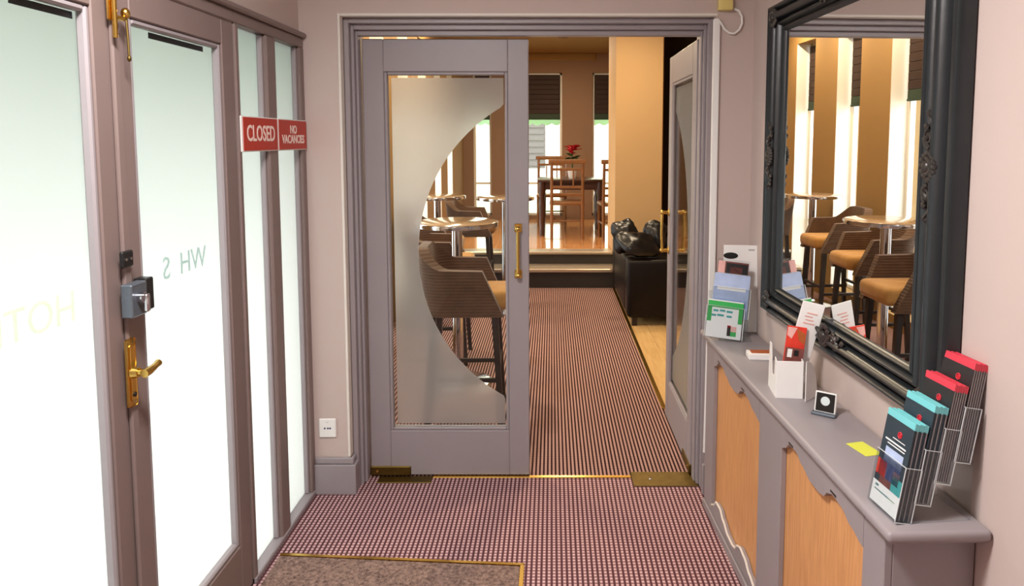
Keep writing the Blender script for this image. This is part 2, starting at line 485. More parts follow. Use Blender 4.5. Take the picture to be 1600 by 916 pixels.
# bar right side and back
S('wall_bar_right', G().box(2.45, 2.55, 3.3, 8.6, -.06, BCEIL), 'bar_brown', 'brown right wall of the bar', 'wall')
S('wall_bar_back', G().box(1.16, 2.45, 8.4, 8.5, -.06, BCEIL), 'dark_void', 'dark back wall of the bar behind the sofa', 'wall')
S('wall_column', G().box(.67, 1.16, 7.55, 8.5, -.06, BCEIL).box(1.16, 1.2, 7.75, 8.4, -.06, BCEIL), 'bar_tan', 'tan wall end standing beside the steps behind the sofa', 'wall')
# steps
st = struct(thing('steps'), 'two dark steps with metal nosings up to the dining room', 'steps')
G().box(BX, .67, 7.487, 7.80, -.06, .165).ob('riser', 'step_dark', st)
G().box(BX, 1.16, 7.467, 7.80, .165, .205, .008).ob('nosing', 'nosing_metal', st)
G().box(BX, .67, 7.79, 8.10, -.06, .31).ob('riser', 'step_dark', st)
G().box(BX, .67, 7.77, 8.00, .31, .342, .008).ob('nosing', 'nosing_metal', st)
G().box(.67, 1.16, 7.487, 7.549, -.06, .165).ob('riser', 'step_dark', st)
# dining room
fl = struct(G().box(BX, 2.6, 7.8, YFAR, .25, .33).ob('floor_dining', 'parquet'), 'glossy orange wood floor of the dining room', 'floor')
for i in range(20):
    x0 = BX + .01 + i * .1
    if x0 > .68: break
    G().box(x0 + .0008, x0 + .0992, 8.001, YFAR - .01, .33, .344, .0008).ob('floor_board', 'parquet', fl)
fwz = [(-1.20, -.92), (-.42, .16), (.62, 1.12)]
ff = G(); xs_ = [-1.7] + [v for w in fwz for v in w] + [2.6]
for i in range(0, len(xs_), 2): ff.box(xs_[i], xs_[i + 1], YFAR, YFAR + .25, .2, BCEIL)
for (a, b_) in fwz: ff.box(a, b_, YFAR, YFAR + .25, 2.58, BCEIL).box(a, b_, YFAR, YFAR + .25, .2, .40)
S('wall_far', ff, 'bar_brown', 'brown end wall of the dining room with tall windows', 'wall')
S('trim_4', G().box(BX, .67, YFAR - .04, YFAR, 2.76, BCEIL, .01), 'bar_wall', 'cornice along the dining room end wall', 'cornice')
for (a, b_), lb in zip(fwz, ('narrow dining room window at the far left', 'tall dining room window left of the red flowers', 'tall dining room window right of the red flowers')):
    window(wi, Matrix.Translation((a, YFAR + .06, 0)), b_ - a, .40, 2.58, 1.89, lb); wi += 1
S('wall_dining_right', G().box(1.5, 1.6, 8.5, YFAR, .2, BCEIL), 'bar_brown', 'brown right wall of the dining room', 'wall')

# ================================================================== ENTRANCE DOORS (left)
def leaf(n, y0, y1, g0, g1, label):
    """leaf between y0,y1 in the plane x=LX, glass g0..g1"""
    r = struct(thing('door_%d' % n, loc=(LX, y0, 0)), label, 'door')
    X0, X1 = -.045, 0.
    zt, gb, gt = 1.955, .194, 1.865
    G().box(X0, X1, 0, g0 - y0, .006, zt, .004).ob('stile', 'door_paint', r)
    G().box(X0, X1, g1 - y0, y1 - y0, .006, zt, .004).ob('stile', 'door_paint', r)
    G().box(X0, X1, g0 - y0, g1 - y0, .006, gb, .003).ob('rail', 'door_paint', r)
    G().box(X0, X1, g0 - y0, g1 - y0, gt, zt, .003).ob('rail', 'door_paint', r)
    bd = .016
    for a, b_, c, d in ((g0, g0 + bd, gb, gt), (g1 - bd, g1, gb, gt), (g0 + bd, g1 - bd, gb, gb + bd), (g0 + bd, g1 - bd, gt - bd, gt)):
        G().box(-.028, -.004, a - y0, b_ - y0, c, d, .005).ob('glazing_bead', 'grey_paint', r)
    p = G().box(-.034, -.028, g0 - y0 + .002, g1 - y0 - .002, gb + .002, gt - .002).ob('pane', 'frosted_glass', r)
    p['label'] = 'frosted glass pane'
    return r
d1 = leaf(1, 1.10, 1.757, 1.19, 1.664, 'near entrance door leaf with frosted glass and brass lever')
d2 = leaf(2, 1.761, 2.398, 1.815, 2.315, 'entrance door leaf with frosted glass beside the red signs')
# astragal strip covering the meeting edge
G().box(0, .012, 1.722 - 1.10, 1.752 - 1.10, .01, 1.95, .004).ob('meeting_strip', 'door_paint', d1)
# unfilmed dark slots at the head of the glass
def slots(root, y0, items):
    for a, b_ in items:
        G().box(-.0275, -.0265, a - y0, b_ - y0, 1.831, 1.847).ob('film_gap', 'film_gap_dark', root)
slots(d1, 1.10, ((1.45, 1.64),)); slots(d2, 1.761, ((1.832, 1.862), (1.945, 2.245)))
# lettering fixed to the outside, seen reversed from inside
def rev_text(body, yc, zc, size, mat, root, y0, xs=1.0, gap=1.0):
    mt = frame_mat((-.0268, yc - y0, zc), (0, -1, 0), (0, 0, 1))
    return text_ob(body, size, 'lettering', mat, root, mt, .0004, xs=xs)
rev_text('HOTEL', 1.44, 1.185, .10, 'letter_pale', d1, 1.10)
rev_text('WH  S', 2.085, 1.20, .09, 'letter_dark', d2, 1.761)
# brass lever handle on leaf 1
def on_leaf1(g, name, mat, sm=True): return g.ob(name, mat, d1, smooth=sm)
yh = 1.722 - 1.10
hp = on_leaf1(G().box(.012, .018, yh - .019, yh + .019, .905, 1.075, .006, 2).box(.018, .021, yh - .012, yh + .012, .92, 1.06, .003), 'handle_plate', 'brass')
lv = G().cyl((.018, yh, .99), (.034, yh, .99), .016, 14, .012).cyl((.034, yh, .99), (.054, yh, .99), .009, 12)
lv.tube([(.052, yh - .010, .99), (.054, yh + .008, .991), (.054, yh + .026, .993), (.052, yh + .044, .995), (.050, yh + .058, .996)], [.011, .0105, .009, .008, .0095], 12)
lv.ob('lever', 'brass', hp, True)
G().cyl((.018, yh, .935), (.0235, yh, .935), .006, 10).ob('keyhole', 'black_plastic', hp, True)
# rim lock
lk = on_leaf1(G().box(.012, .040, 1.698 - 1.10, 1.765 - 1.10, 1.13, 1.212, .003), 'rim_lock', 'lock_metal', False)
G().cyl((.040, .63, 1.176), (.052, .63, 1.176), .014, 14).box(.050, .062, .626, .640, 1.14, 1.185, .003).ob('thumb_turn', 'chrome', lk, True)
k = G().box(0, .034, 1.772 - 1.761, 1.806 - 1.761, 1.132, 1.214, .003).ob('lock_keeper', 'black_plastic', d2)
on_leaf1(G().box(.012, .022, 1.70 - 1.10, 1.745 - 1.10, 1.252, 1.292, .003), 'night_latch', 'black_plastic', False)
for dy in (-.01, .01): G().cyl((.022, .6225 + dy, 1.272), (.024, .6225 + dy, 1.272), .004, 8).ob('screw', 'chrome', d1)
# brass bolt at the head
bo = G().box(.012, .018, 1.70 - 1.10, 1.728 - 1.10, 1.84, 1.955, .003).cyl((.024, .614, 1.80), (.024, .614, 1.96), .006, 10)
bo = bo.ob('door_bolt', 'brass', d1, True)
G().ball((.03, .648, 1.862), .011, .011, .014).cyl((.03, .64, 1.848), (.022, .616, 1.848), .006, 8).ob('bolt_knob', 'brass', bo, True)
G().tube([(.03, .650, 1.852), (.031, .652, 1.80), (.031, .653, 1.762)], .0028, 6).ball((.031, .653, 1.756), .005, .005, .008).ob('bolt_chain', 'old_brass', bo, True)

# fixed frame around doors and sidelights
ef = struct(thing('trim_5', loc=(LX, 0, 0)), 'grey painted frame holding the entrance doors and side windows', 'door frame')
G().box(-.06, .006, 1.06, FY - .002, 1.945, 1.985, .004).ob('head', 'door_paint', ef)
G().box(-.06, .022, 1.06, FY - .002, 1.985, 2.006, .006).ob('head_moulding', 'door_paint', ef)
G().box(-.06, .006, 1.06, 1.097, 0, 1.945, .004).ob('post', 'door_paint', ef)
G().box(-.06, .006, 2.401, 2.428, 0, 1.945, .004).ob('post', 'door_paint', ef)
G().box(-.06, .006, 2.662, 2.750, 0, 1.945, .006).ob('post', 'door_paint', ef)
G().box(-.06, .006, 3.012, FY - .002, 0, 1.945, .004).ob('post', 'door_paint', ef)
G().box(-.06, .01, 2.401, FY - .002, 0, .022, .004).ob('sill', 'grey_paint', ef)
for nwin, (a, b_, lb) in enumerate(((2.428, 2.662, 'frosted side window under the CLOSED sign'), (2.750, 3.012, 'frosted side window nearest the pier'))):
    r = struct(thing('window_%d' % (20 + nwin), loc=(LX, 0, 0)), lb, 'window')
    G().box(-.034, -.028, a + .001, b_ - .001, .024, 1.943).ob('pane', 'frosted_glass', r)
    for q in ((a, a + .012, .022, 1.945), (b_ - .012, b_, .022, 1.945)):
        G().box(-.028, -.008, q[0] + .0005, q[1] - .0005, q[2] + .001, q[3] - .001, .004).ob('glazing_bead', 'grey_paint', r)
# red signs
def sign(y0, y1, lines, size, label, xs):
    r = thing('red_sign', label, 'sign', (LX + .006, y0, 1.52))
    w = y1 - y0
    G().box(0, .006, 0, w, 0, .122, .0015).ob('sign_plate', 'white_plastic', r)
    G().box(.006, .0075, .012, w - .004, .004, .118).ob('sign_face', 'sign_red', r)
    for i, t in enumerate(lines):
        zc = .061 + (len(lines) - 1) * .019 - i * .038
        text_ob(t, size, 'lettering', 'sign_letters', r, frame_mat((.0078, w / 2 + .004, zc), (0, 1, 0), (0, 0, 1)), .0004, bold=.0012, xs=xs)
sign(2.412, 2.727, ['CLOSED'], .078, 'red sign reading CLOSED in white letters', .86)
sign(2.729, 3.046, ['NO', 'VACANCIES'], .046, 'red sign reading NO VACANCIES in two lines', 1.0)

# ================================================================== GLAZED DOUBLE DOORS
def moon_leaf(n, label, loc, rot, flip):
    """local: x 0 (hinge) .. W (meeting edge), y thickness 0..-.044 front at y=0 facing -y, z up"""
    W, Tk = .735, .044
    r = struct(thing('door_%d' % n, loc=loc, rot=rot), label, 'door')
    s = -1 if flip else 1
    def B(x0, x1, y0, y1, z0, z1, bev=.003):
        a, b_ = (x0, x1) if not flip else (-x1, -x0)
        return G().box(a, b_, y0, y1, z0, z1, bev)
    gx0, gx1, gz0, gz1, zt = .093, .643, .221, 1.862, 2.005
    B(0, gx0, 0, Tk, .008, zt).ob('stile', 'grey_paint', r)
    B(gx1, W, 0, Tk, .008, zt).ob('stile', 'grey_paint', r)
    B(gx0, gx1, 0, Tk, .008, gz0).ob('rail', 'grey_paint', r)
    B(gx0, gx1, 0, Tk, gz1, zt).ob('rail', 'grey_paint', r)
    bd = .014
    for y0, y1 in ((.003, .017), (.027, .041)):
        for q in ((gx0, gx0 + bd, gz0, gz1), (gx1 - bd, gx1, gz0, gz1), (gx0 + bd, gx1 - bd, gz0, gz0 + bd), (gx0 + bd, gx1 - bd, gz1 - bd, gz1)):
            B(q[0], q[1], y0, y1, q[2], q[3], .004).ob('glazing_bead', 'grey_paint', r)
    pn = B(gx0 + .002, gx1 - .002, .019, .025, gz0 + .002, gz1 - .002, 0).ob('pane', 'clear_glass', r)
    # film: rectangle less a large circle centred beyond the meeting edge
    fx0, fx1, fz0, fz1 = gx0 + .030, gx1 - .020, gz0 + .028, gz1 - .026
    cx, cz, rad = .735 + .262, 1.045, .765
    zs = [fz0 + (fz1 - fz0) * i / 96 for i in range(97)]
    lo, hi = [], []
    for z in zs:
        d = rad * rad - (z - cz) ** 2
        xr = fx1 if d <= 0 else min(fx1, cx - math.sqrt(d))
        lo.append((s * fx0, z)); hi.append((s * xr, z))
    fm = G().strip(lo, hi, 'Y', .0176, .0188).ob('frosted_film', 'frosted_film', pn)
    # pull handle both faces
    for (yy, sg) in ((0, -1), (Tk, 1)):
        h = G()
        hx = s * (W - .048)
        h.tube([(hx, yy + sg * .038, .96), (hx, yy + sg * .042, 1.06), (hx, yy + sg * .038, 1.16)], .0075, 10)
        for z in (.955, 1.165):
            h.cyl((hx, yy, z), (hx, yy + sg * .038, z), .009, 10)
            h.box(hx - .017, hx + .017, min(yy, yy + sg * .006), max(yy, yy + sg * .006), z - .02, z + .02, .003)
            h.ball((hx, yy + sg * .038, z), .013, .013, .013)
        h.ob('pull_handle', 'brass', r, True)
    # pivot shoe
    sh = B(-.004, .185, -.006, Tk + .006, .006, .052, .005)
    sh.ob('pivot_shoe', 'old_brass', r)
    G().cyl((s * .03, -.002, .03), (s * .03, -.010, .03), .006, 8).ob('screw', 'brass', r)
    return r
moon_leaf(3, 'closed glazed door leaf with frosted crescent and brass pull', (-.838, 3.211, 0), (0, 0, 0), False)
moon_leaf(4, 'open glazed door leaf swung back beside the sofa', (.645, 3.225, 0), (0, 0, R(-90)), True)
# floor spring plates + threshold
t = tag(G().box(.37, .664, 3.112, 3.25, 0, .005, .002).ob('floor_spring_plate', 'old_brass'), 'worn brass floor plate under the open door leaf', 'floor plate')
G().ball((.455, 3.18, .005), .009, .009, .004).ob('screw', 'chrome', t, True)
tag(G().box(-.80, -.55, 3.145, 3.208, 0, .004, .002).ob('floor_spring_plate', 'old_brass'), 'brass floor plate under the closed door leaf', 'floor plate')
tag(G().box(-.55, .368, 3.192, 3.214, 0, .006, .002).ob('threshold_strip', 'brass'), 'thin brass strip where the lobby and bar carpets meet', 'threshold')
tag(G().box(.640, .668, 4.05, 7.46, 0, .008, .003).ob('carpet_edge_strip', 'brass'), 'long brass strip between bar carpet and oak floor', 'edge strip')

# mat well
mat_poly = [(-1.02, .6), (-.118, .6), (-.118, 2.497), (-1.02, 2.562)]
tag(G().prism(mat_poly, 'Z', 0, .006).ob('door_mat', 'coir'), 'brown coir entrance mat set in a brass edge', 'door mat')
mt_ = thing('mat_edging', 'brass edging strip around two sides of the coir mat', 'edging', (-.11, 2.5, 0))
G().prism([(-.91, .064), (0, 0), (.010, .012), (-.91, .078)], 'Z', 0, .009).ob('edging_strip', 'brass', mt_)
G().box(-.006, .010, -1.9, .003, 0, .009, .001).ob('edging_strip', 'brass', mt_)

# ================================================================== RIGHT WALL GROUP FRAME
RW = Matrix.Translation((.85, FY, 0)) @ Matrix.Rotation(TH, 4, 'Z')
def rw(lx, ly, z): return tuple(RW @ Vector((lx, ly, z)))
# ---- radiator cover
rc = thing('radiator_cover', 'grey radiator cover with two scalloped oak panels under the mirror', 'radiator cover', rw(0, 0, 0), (0, 0, TH))
A0, A1 = -.10, -1.60                     # body far/near ends along the wall
fx = -.20
G().box(fx - .022, -.003, -1.655, -.062, .735, .760, .009, 3).ob('shelf_top', 'grey_paint', rc, True)
G().box(fx - .008, -.003, -1.635, -.075, .722, .735, .004).ob('shelf_moulding', 'grey_paint', rc)
G().box(fx + .018, -.003, A1, A1 + .018, 0, .722, .002).ob('side_panel', 'grey_paint', rc)
G().box(fx + .018, -.003, A0 - .018, A0, 0, .722, .002).ob('side_panel', 'grey_paint', rc)
P1, P2 = (-.215, -.785), (-.985, -1.505)
for a, b_ in ((A0, P1[0]), (P1[1], P2[0]), (P2[1], A1)):
    G().box(fx, fx + .018, b_, a, 0, .722, .002).ob('stile', 'grey_paint', rc)
def scallop(t, base, up):
    pts = [(0, 0), (.06, .35), (.12, 1), (.22, 1.05), (.30, .55), (.42, .05), (.52, 0.), (.58, .15), (.63, .75), (.69, 1), (.78, .85), (.88, .3), (1, -.1)]
    for (t0, v0), (t1, v1) in zip(pts, pts[1:]):
        if t <= t1:
            k_ = (t - t0) / (t1 - t0); k_ = k_ * k_ * (3 - 2 * k_)
            return base + up * (v0 + (v1 - v0) * k_)
    return base
for a, b_ in (P1, P2):
    n = 60
    cu = [(a + (b_ - a) * i / n, scallop(i / n, .645, .036)) for i in range(n + 1)]
    G().strip(cu, [(u, .722) for u, v in cu], 'X', fx, fx + .016).ob('top_rail', 'grey_paint', rc)
    cu = [(a + (b_ - a) * i / n, scallop(i / n, .062, .045)) for i in range(n + 1)]
    G().strip([(u, 0.0) for u, v in cu], cu, 'X', fx, fx + .016).ob('bottom_rail', 'grey_paint', rc)
    # paler moulded lip on the scallops
    G().tube([(fx + .002, u, v) for u, v in cu], .004, 6).ob('scallop_lip', 'white_paint', rc, True)
    G().box(fx + .018, fx + .026, b_ - .03, a + .03, .03, .715).ob('wood_panel', 'panel_wood', rc)
for u in (-.29, -.60, -1.06, -1.345):
    G().box(fx - .001, fx + .004, u - .018, u + .018, .682, .690, .002).ob('cusp_shadow', 'black_plastic', rc)  # black strips painting the shadow in the scallop peaks
G().box(fx - .008, fx, A1, A0, 0, .035, .003).ob('plinth', 'grey_paint', rc)

# ---- mirror
MY0, MY1, MZ0, MZ1 = -.285, -1.515, .905, 2.06
mr = thing('wall_mirror', 'large mirror in a black moulded frame with leaf ornaments', 'mirror', rw(0, 0, 0), (0, 0, TH))
prof = [(0, 0), (0, .030), (.005, .038), (.014, .040), (.022, .034), (.026, .020), (.030, .018), (.034, .030), (.042, .044), (.052, .048), (.062, .043), (.068, .030), (.071, .014), (.076, .012), (.080, .024), (.086, .032), (.094, .034), (.100, .026), (.103, .014), (.108, .014), (.112, .024), (.118, .026), (.124, .022), (.130, .012)]
KS = 1.0
cs = [(MY0, MZ0, -1, 1), (MY1, MZ0, 1, 1), (MY1, MZ1, 1, -1), (MY0, MZ1, -1, -1)]
def fpt(ci, u, d, kz=.82):
    y, z, sy, sz = cs[ci]
    return (-.004 - d, y + sy * u * (1.1 if sy < 0 else 1.32), z + sz * u * kz)
nm = len(prof)
for i in range(4):
    j = (i + 1) % 4
    vs2 = [fpt(i, u, d) for u, d in prof] + [fpt(j, u, d) for u, d in prof]
    fs2 = [(k_, k_ + 1, nm + k_ + 1, nm + k_) for k_ in range(nm - 1)]
    G().raw(vs2, fs2).ob('frame_side', 'mirror_frame', mr, True)
G().box(-.016, -.012, MY1 + .165, MY0 - .135, MZ0 + .10, MZ1 - .10).ob('mirror_pane', 'mirror_glass', mr)
G().box(-.011, -.001, MY1 + .004, MY0 - .004, MZ0 + .004, MZ1 - .004).ob('backing', 'black_plastic', mr)
# ornaments: scrolls, shell and leaves
def ornament(cy, cz, vertical, k=1.0):
    g = G()
    def pt(a, b_, d): return (-.040 - d, cy + (b_ if vertical else a) * k, cz + (a if vertical else b_) * k)
    for q in range(9):                                   # fan shell
        ang = R(-80 + 20 * q)
        for dist, rr in ((.018, .011), (.032, .012)):
            g.ball(pt(math.sin(ang) * dist, -math.cos(ang) * dist * .9 + .004, .006), .009, rr * k * .8, rr * k * .8, 1)
    for q in range(7):
        ang = R(100 + 27 * q)
        g.ball(pt(math.sin(ang) * .028, -math.cos(ang) * .030, .004), .008, .010 * k, .010 * k, 1)
    g.ball(pt(0, .002, .008), .012, .015 * k, .015 * k, 2)
    for sg in (-1, 1):                                   # acanthus scrolls running along the rail
        pa = []
        for i in range(16):
            t_ = i / 15
            pa.append(pt(sg * (.04 + .085 * t_), .016 * math.sin(t_ * 7.5) * (1 - .4 * t_), .004 + .004 * math.sin(t_ * 9)))
        g.tube(pa, [.007 * (1 - .55 * i / 15) for i in range(16)], 7)
        for i, (tt, b_) in enumerate(((.06, .02), (.075, -.018), (.09, .016), (.105, -.012), (.12, .008))):
            g.ball(pt(sg * tt, b_, .004), .007, .009 * k, .010 * k, 1)
        pa = []
        for i in range(18):
            th = i / 17 * 2 * math.pi * 1.3; rr = .017 * (1 - i / 24)
            pa.append(pt(sg * (.066 + rr * math.cos(th)), .006 + rr * math.sin(th), .006))
        g.tube(pa, .0038, 6)
    g.ob('leaf_ornament', 'ornament_metal', mr, True)
ornament(MY1 + .085, 1.50, True, 1.0)
ornament(MY0 - .073, 1.50, True, 1.0)
ornament((MY0 + MY1) / 2, MZ0 + .055, False, 1.0)
ornament((MY0 + MY1) / 2, MZ1 - .055, False, 1.0)
for (yy, zz) in ((MY0 - .07, MZ0 + .05), (MY1 + .07, MZ0 + .05), (MY0 - .07, MZ1 - .05), (MY1 + .07, MZ1 - .05)):
    g = G()
    for q in range(10):
        a_ = 2 * math.pi * q / 10
        g.ball((-.042, yy + .026 * math.cos(a_), zz + .026 * math.sin(a_)), .009, .013, .013, 1)
    g.ball((-.046, yy, zz), .012, .016, .016, 2)
    g.ob('corner_ornament', 'ornament_metal', mr, True)

# ================================================================== THINGS ON THE SHELF
SZ = .7602
# sticky note
nt_ = tag(G().box(-.0255, .0255, -.04, .04, 0, .0006).ob('sticky_note', 'note_yellow', None, False, (.812, 1.80, SZ), (0, 0, R(14))), 'yellow sticky note lying on the grey shelf', 'sticky note')
# small card block
cb = thing('card_block', 'small white block of cards with orange top on the shelf', 'card stack', (.765, 2.585, SZ), (0, 0, R(-4)))
G().box(-.042, .042, -.03, .03, 0, .020, .001).ob('card_edge', 'white_card', cb)
G().box(-.030, .042, -.012, .028, .020, .0215, .0005).ob('top_card', 'card_orange', cb)
# small display gadget
gd = thing('display_clock', 'tiny desk display with black screen and white dial', 'clock', (.795, 2.03, SZ), (0, 0, R(-36)))
tl = Matrix.Rotation(R(-14), 4, 'X')
G().box(-.030, .030, 0, .012, .004, .066, .002).xf(tl).ob('case', 'white_plastic', gd)
G().box(-.026, .026, -.0015, 0, .010, .062, .0005).xf(tl).ob('screen', 'screen_black', gd)
G().cyl((0, -.0014, .040), (0, -.0022, .040), .013, 20).xf(tl).ob('dial', 'screen_white', gd)
G().box(-.034, .034, -.016, .022, 0, .008, .002).ob('base', 'lock_metal', gd)
# white leaflet dispenser
ds = thing('leaflet_dispenser', 'white card leaflet dispenser with tall backboard holding red leaflets', 'leaflet holder', (.742, 2.20, SZ), (0, 0, R(-6)))
G().box(-.040, .040, -.035, -.033, 0, .118, .0005).ob('front_panel', 'white_card', ds)
G().prism([(-.033, 0), (.085, 0), (.072, .15), (.045, .15), (.03, .06), (-.006, .06), (-.012, .125), (-.033, .118)], 'X', -.042, -.040).ob('side_panel', 'white_card', ds)
G().prism([(-.033, 0), (.07, 0), (.06, .13), (-.033, .118)], 'X', .038, .040).ob('side_panel', 'white_card', ds)
G().box(-.040, .040, -.033, .06, 0, .002).ob('floor_panel', 'white_card', ds)
lean = Matrix.Translation((-.012, .030, 0)) @ Matrix.Rotation(R(3), 4, 'X') @ Matrix.Rotation(R(13), 4, 'Y')
bb = G().box(-.012, .058, 0, .003, .01, .305, .001).xf(lean).ob('backboard', 'white_card', ds)
for i in range(4): G().box(.006 + .004 * (i % 2), .042 - .006 * (i % 3), -.0012, -.0004, .235 + i * .011, .239 + i * .011).xf(lean).ob('print_line', 'print_pink', bb)
q = [(.0, 0)] + [(.055 * math.sin(R(a_)), .115 * math.cos(R(a_))) for a_ in range(0, 91, 10)]
G().prism([(.0, 0.002)] + [(.075 * math.sin(R(a_)), .002 + .125 * math.cos(R(a_))) for a_ in range(0, 91, 10)], 'X', .052, .054).xf(Matrix.Translation((0, -.03, 0)) @ Matrix.Rotation(R(-40), 4, 'Z')).ob('strut', 'white_card', ds)
for i, (mt, lb, x0, x1, hh, dy) in enumerate((('print_brown', 'brown patterned leaflet at the front of the white dispenser', -.034, .034, .15, -.02),
                                    ('print_scarlet', 'red leaflet standing in the white dispenser', -.034, .040, .215, -.006),
                                    ('print_blue', 'blue edged leaflet behind the red one in the dispenser', -.022, .044, .19, .010))):
    Ml = Matrix.Translation((.742, 2.20, SZ)) @ Matrix.Rotation(R(-6), 4, 'Z') @ Matrix.Translation((0, dy, .004)) @ Matrix.Rotation(R(-4), 4, 'X') @ Matrix.Rotation(R(7), 4, 'Y')
    o = thing('leaflet', lb, 'leaflet', group='leaflets in the white dispenser'); o.matrix_world = Ml
    G().box(x0 * .8, x1 * .8, 0, .004, 0, hh, .0005).ob('cover', mt, o)
    xa, xb = x0 * .8, x1 * .8
    if i == 1:
        G().prism([(xa + .002, hh - .004), (xa + .03, hh - .004), (xa + .016, hh - .04), (xa + .002, hh - .03)], 'Y', -.0008, 0).ob('print', 'print_pink', o)
        G().prism([(xb - .03, hh - .006), (xb - .002, hh - .02), (xb - .002, hh - .055), (xb - .022, hh - .04)], 'Y', -.0008, 0).ob('print', 'card_orange', o)
    if i == 0:
        G().box(xa + .006, xa + .02, -.0008, 0, hh - .03, hh - .004).ob('print', 'white_card', o)
        G().box(xa + .026, xa + .04, -.0008, 0, hh - .024, hh - .006).ob('print', 'black_plastic', o)

# ---- far acrylic leaflet holder (faces the viewer)
H1 = Matrix.Translation((.705, 2.86, SZ)) @ Matrix.Rotation(R(-8), 4, 'Z')
hr = thing('leaflet_rack', 'clear acrylic tiered leaflet rack at the far end of the shelf', 'leaflet holder'); hr.matrix_world = H1
tier = [(0, 0.018, -.088), (.030, .095, -.062), (.060, .165, -.046)]      # depth, base height, x offset of left edge
for i, (dy, zb, x0) in enumerate(tier):
    hgt = (.125, .12, .10)[i]; w = (.146, .146, .13)[i]
    lean_i = Matrix.Translation((x0, dy - .055, zb)) @ Matrix.Rotation(R(-13), 4, 'X') @ Matrix.Rotation(R(6), 4, 'Y')
    G().box(0, w, -.012, -.010, 0, hgt, .0005).xf(lean_i).ob('pocket_front', 'acrylic', hr)
    G().box(0, w, .010, .012, -.0 if i == 0 else -.09, hgt + .06, .0005).xf(lean_i).ob('pocket_back', 'acrylic', hr)
    G().box(-.002, 0, -.012, .012, 0, hgt, 0).xf(lean_i).ob('pocket_side', 'acrylic', hr)
    G().box(w, w + .002, -.012, .012, 0, hgt, 0).xf(lean_i).ob('pocket_side', 'acrylic', hr)
    G().box(0, w, -.012, .012, -.002, 0, 0).xf(lean_i).ob('pocket_base', 'acrylic', hr)
    G().box(0, w, -.0122, -.0108, hgt, hgt + .0012).box(w, w + .0022, -.0124, -.0112, 0, hgt).box(-.0022, 0, -.0124, -.0112, 0, hgt).xf(lean_i).ob('pocket_glint', 'edge_glint', hr)  # glint along the acrylic edges, put in as pale strips
G().box(-.03, .10, -.06, .075, 0, .004, .001).ob('base', 'acrylic', hr)
G().box(-.03, .10, .0735, .076, .004, .17, .0005).ob('support', 'acrylic', hr)
def leaflet_in(tr_, x0, w, h, mat, label, prints):
    i = tr_; dy, zb, xo = tier[i]
    r = thing('leaflet', label, 'leaflet', group='leaflets in the far rack')
    r.matrix_world = H1 @ Matrix.Translation((xo, dy - .055, zb)) @ Matrix.Rotation(R(-13), 4, 'X') @ Matrix.Rotation(R(6), 4, 'Y')
    G().box(x0, x0 + w, -.006, .006, .001, h, .0005).ob('cover', mat, r)
    for (a, b_, c, d_, mm) in prints:
        G().box(x0 + a * w, x0 + b_ * w, -.0068, -.006, c * h, d_ * h).ob('print', mm, r)
    return r
lg = leaflet_in(0, .004, .138, .150, 'white_card', 'white and green leaflet at the front of the far rack',
    [(0, 1, .80, .97, 'print_green'), (0, .12, .42, .80, 'print_green'), (.88, 1, .42, .80, 'print_green'), (.60, .70, .08, .34, 'black_plastic'), (.60, .70, .30, .36, 'print_red'), (.70, .86, .08, .20, 'print_green'), (.70, .86, .20, .34, 'print_pink')])
for i, (xx, zz, ww) in enumerate(((.036, .107, .02), (.062, .109, .022), (.09, .107, .024), (.03, .088, .018), (.056, .09, .026), (.09, .088, .02))):
    G().box(xx - ww / 2, xx + ww / 2, -.0068, -.006, zz - .004, zz + .004).ob('print', 'print_teal', lg)
leaflet_in(1, .002, .140, .205 - .03, 'print_skyblue', 'pale blue sky leaflet in the middle of the far rack', [(.05, .95, .08, .42, 'print_blue'), (.1, .9, .62, .70, 'white_card')])
leaflet_in(2, .004, .120, .150, 'print_brown', 'dark red picture leaflet at the back of the far rack', [(0, .22, 0, 1, 'print_pink'), (.26, .98, .62, .96, 'black_plastic'), (.4, .8, .66, .86, 'print_brown')])
wc = thing('display_card', 'tall white card with black blob behind the far leaflet rack', 'card'); wc.matrix_world = H1 @ Matrix.Translation((.02, .085, .002)) @ Matrix.Rotation(R(-4), 4, 'X')
G().box(-.02, .118, 0, .012, 0, .362, .001).ob('cover', 'white_card', wc)
G().lathe([(.001, -.0006), (.03, -.0004), (.03, .0004), (.001, .0006)], 18).xf(Matrix.Translation((.008, -.001, .318)) @ Matrix.Rotation(R(90), 4, 'X') @ Matrix.Diagonal((1.0, .45, 1, 1))).ob('print', 'black_plastic', wc)
G().box(.08, .105, -.0008, 0, .34, .346).ob('print', 'leaf_pages', wc)

# ---- near acrylic holder with four tiers of slim brochures (faces the room)
H2 = RW @ Matrix.Translation((-.191, -1.620, SZ)) @ Matrix.Rotation(R(4), 4, 'Z')
# local: x into the wall, y along wall (far = +), z up; brochures face -x
br = thing('brochure_rack', 'clear acrylic four tier brochure rack at the near end of the shelf', 'leaflet holder'); br.matrix_world = H2
BW, BH = .099, .210
tiers = [(0., .007), (.042, .044), (.084, .088), (.126, .132)]
LEAN = R(10)
def tmat(i): return Matrix.Translation((tiers[i][0], 0, tiers[i][1])) @ Matrix.Rotation(LEAN, 4, 'Y')
for i in range(4):
    hf = .115
    t_ = tmat(i)
    G().box(-.003, -.001, -.002, BW + .002, 0, hf, .0005).xf(t_).ob('pocket_front', 'acrylic', br)
    G().box(.0325, .0345, -.002, BW + .002, 0, hf + .05, .0005).xf(t_).ob('pocket_back', 'acrylic', br)
    G().box(-.003, .0345, -.004, -.002, 0, hf, .0005).xf(t_).ob('pocket_side', 'acrylic', br)
    G().box(-.003, .0345, BW + .002, BW + .004, 0, hf, .0005).xf(t_).ob('pocket_side', 'acrylic', br)
    G().box(-.003, .0345, -.004, BW + .004, -.003, 0, .0005).xf(t_).ob('pocket_base', 'acrylic', br)
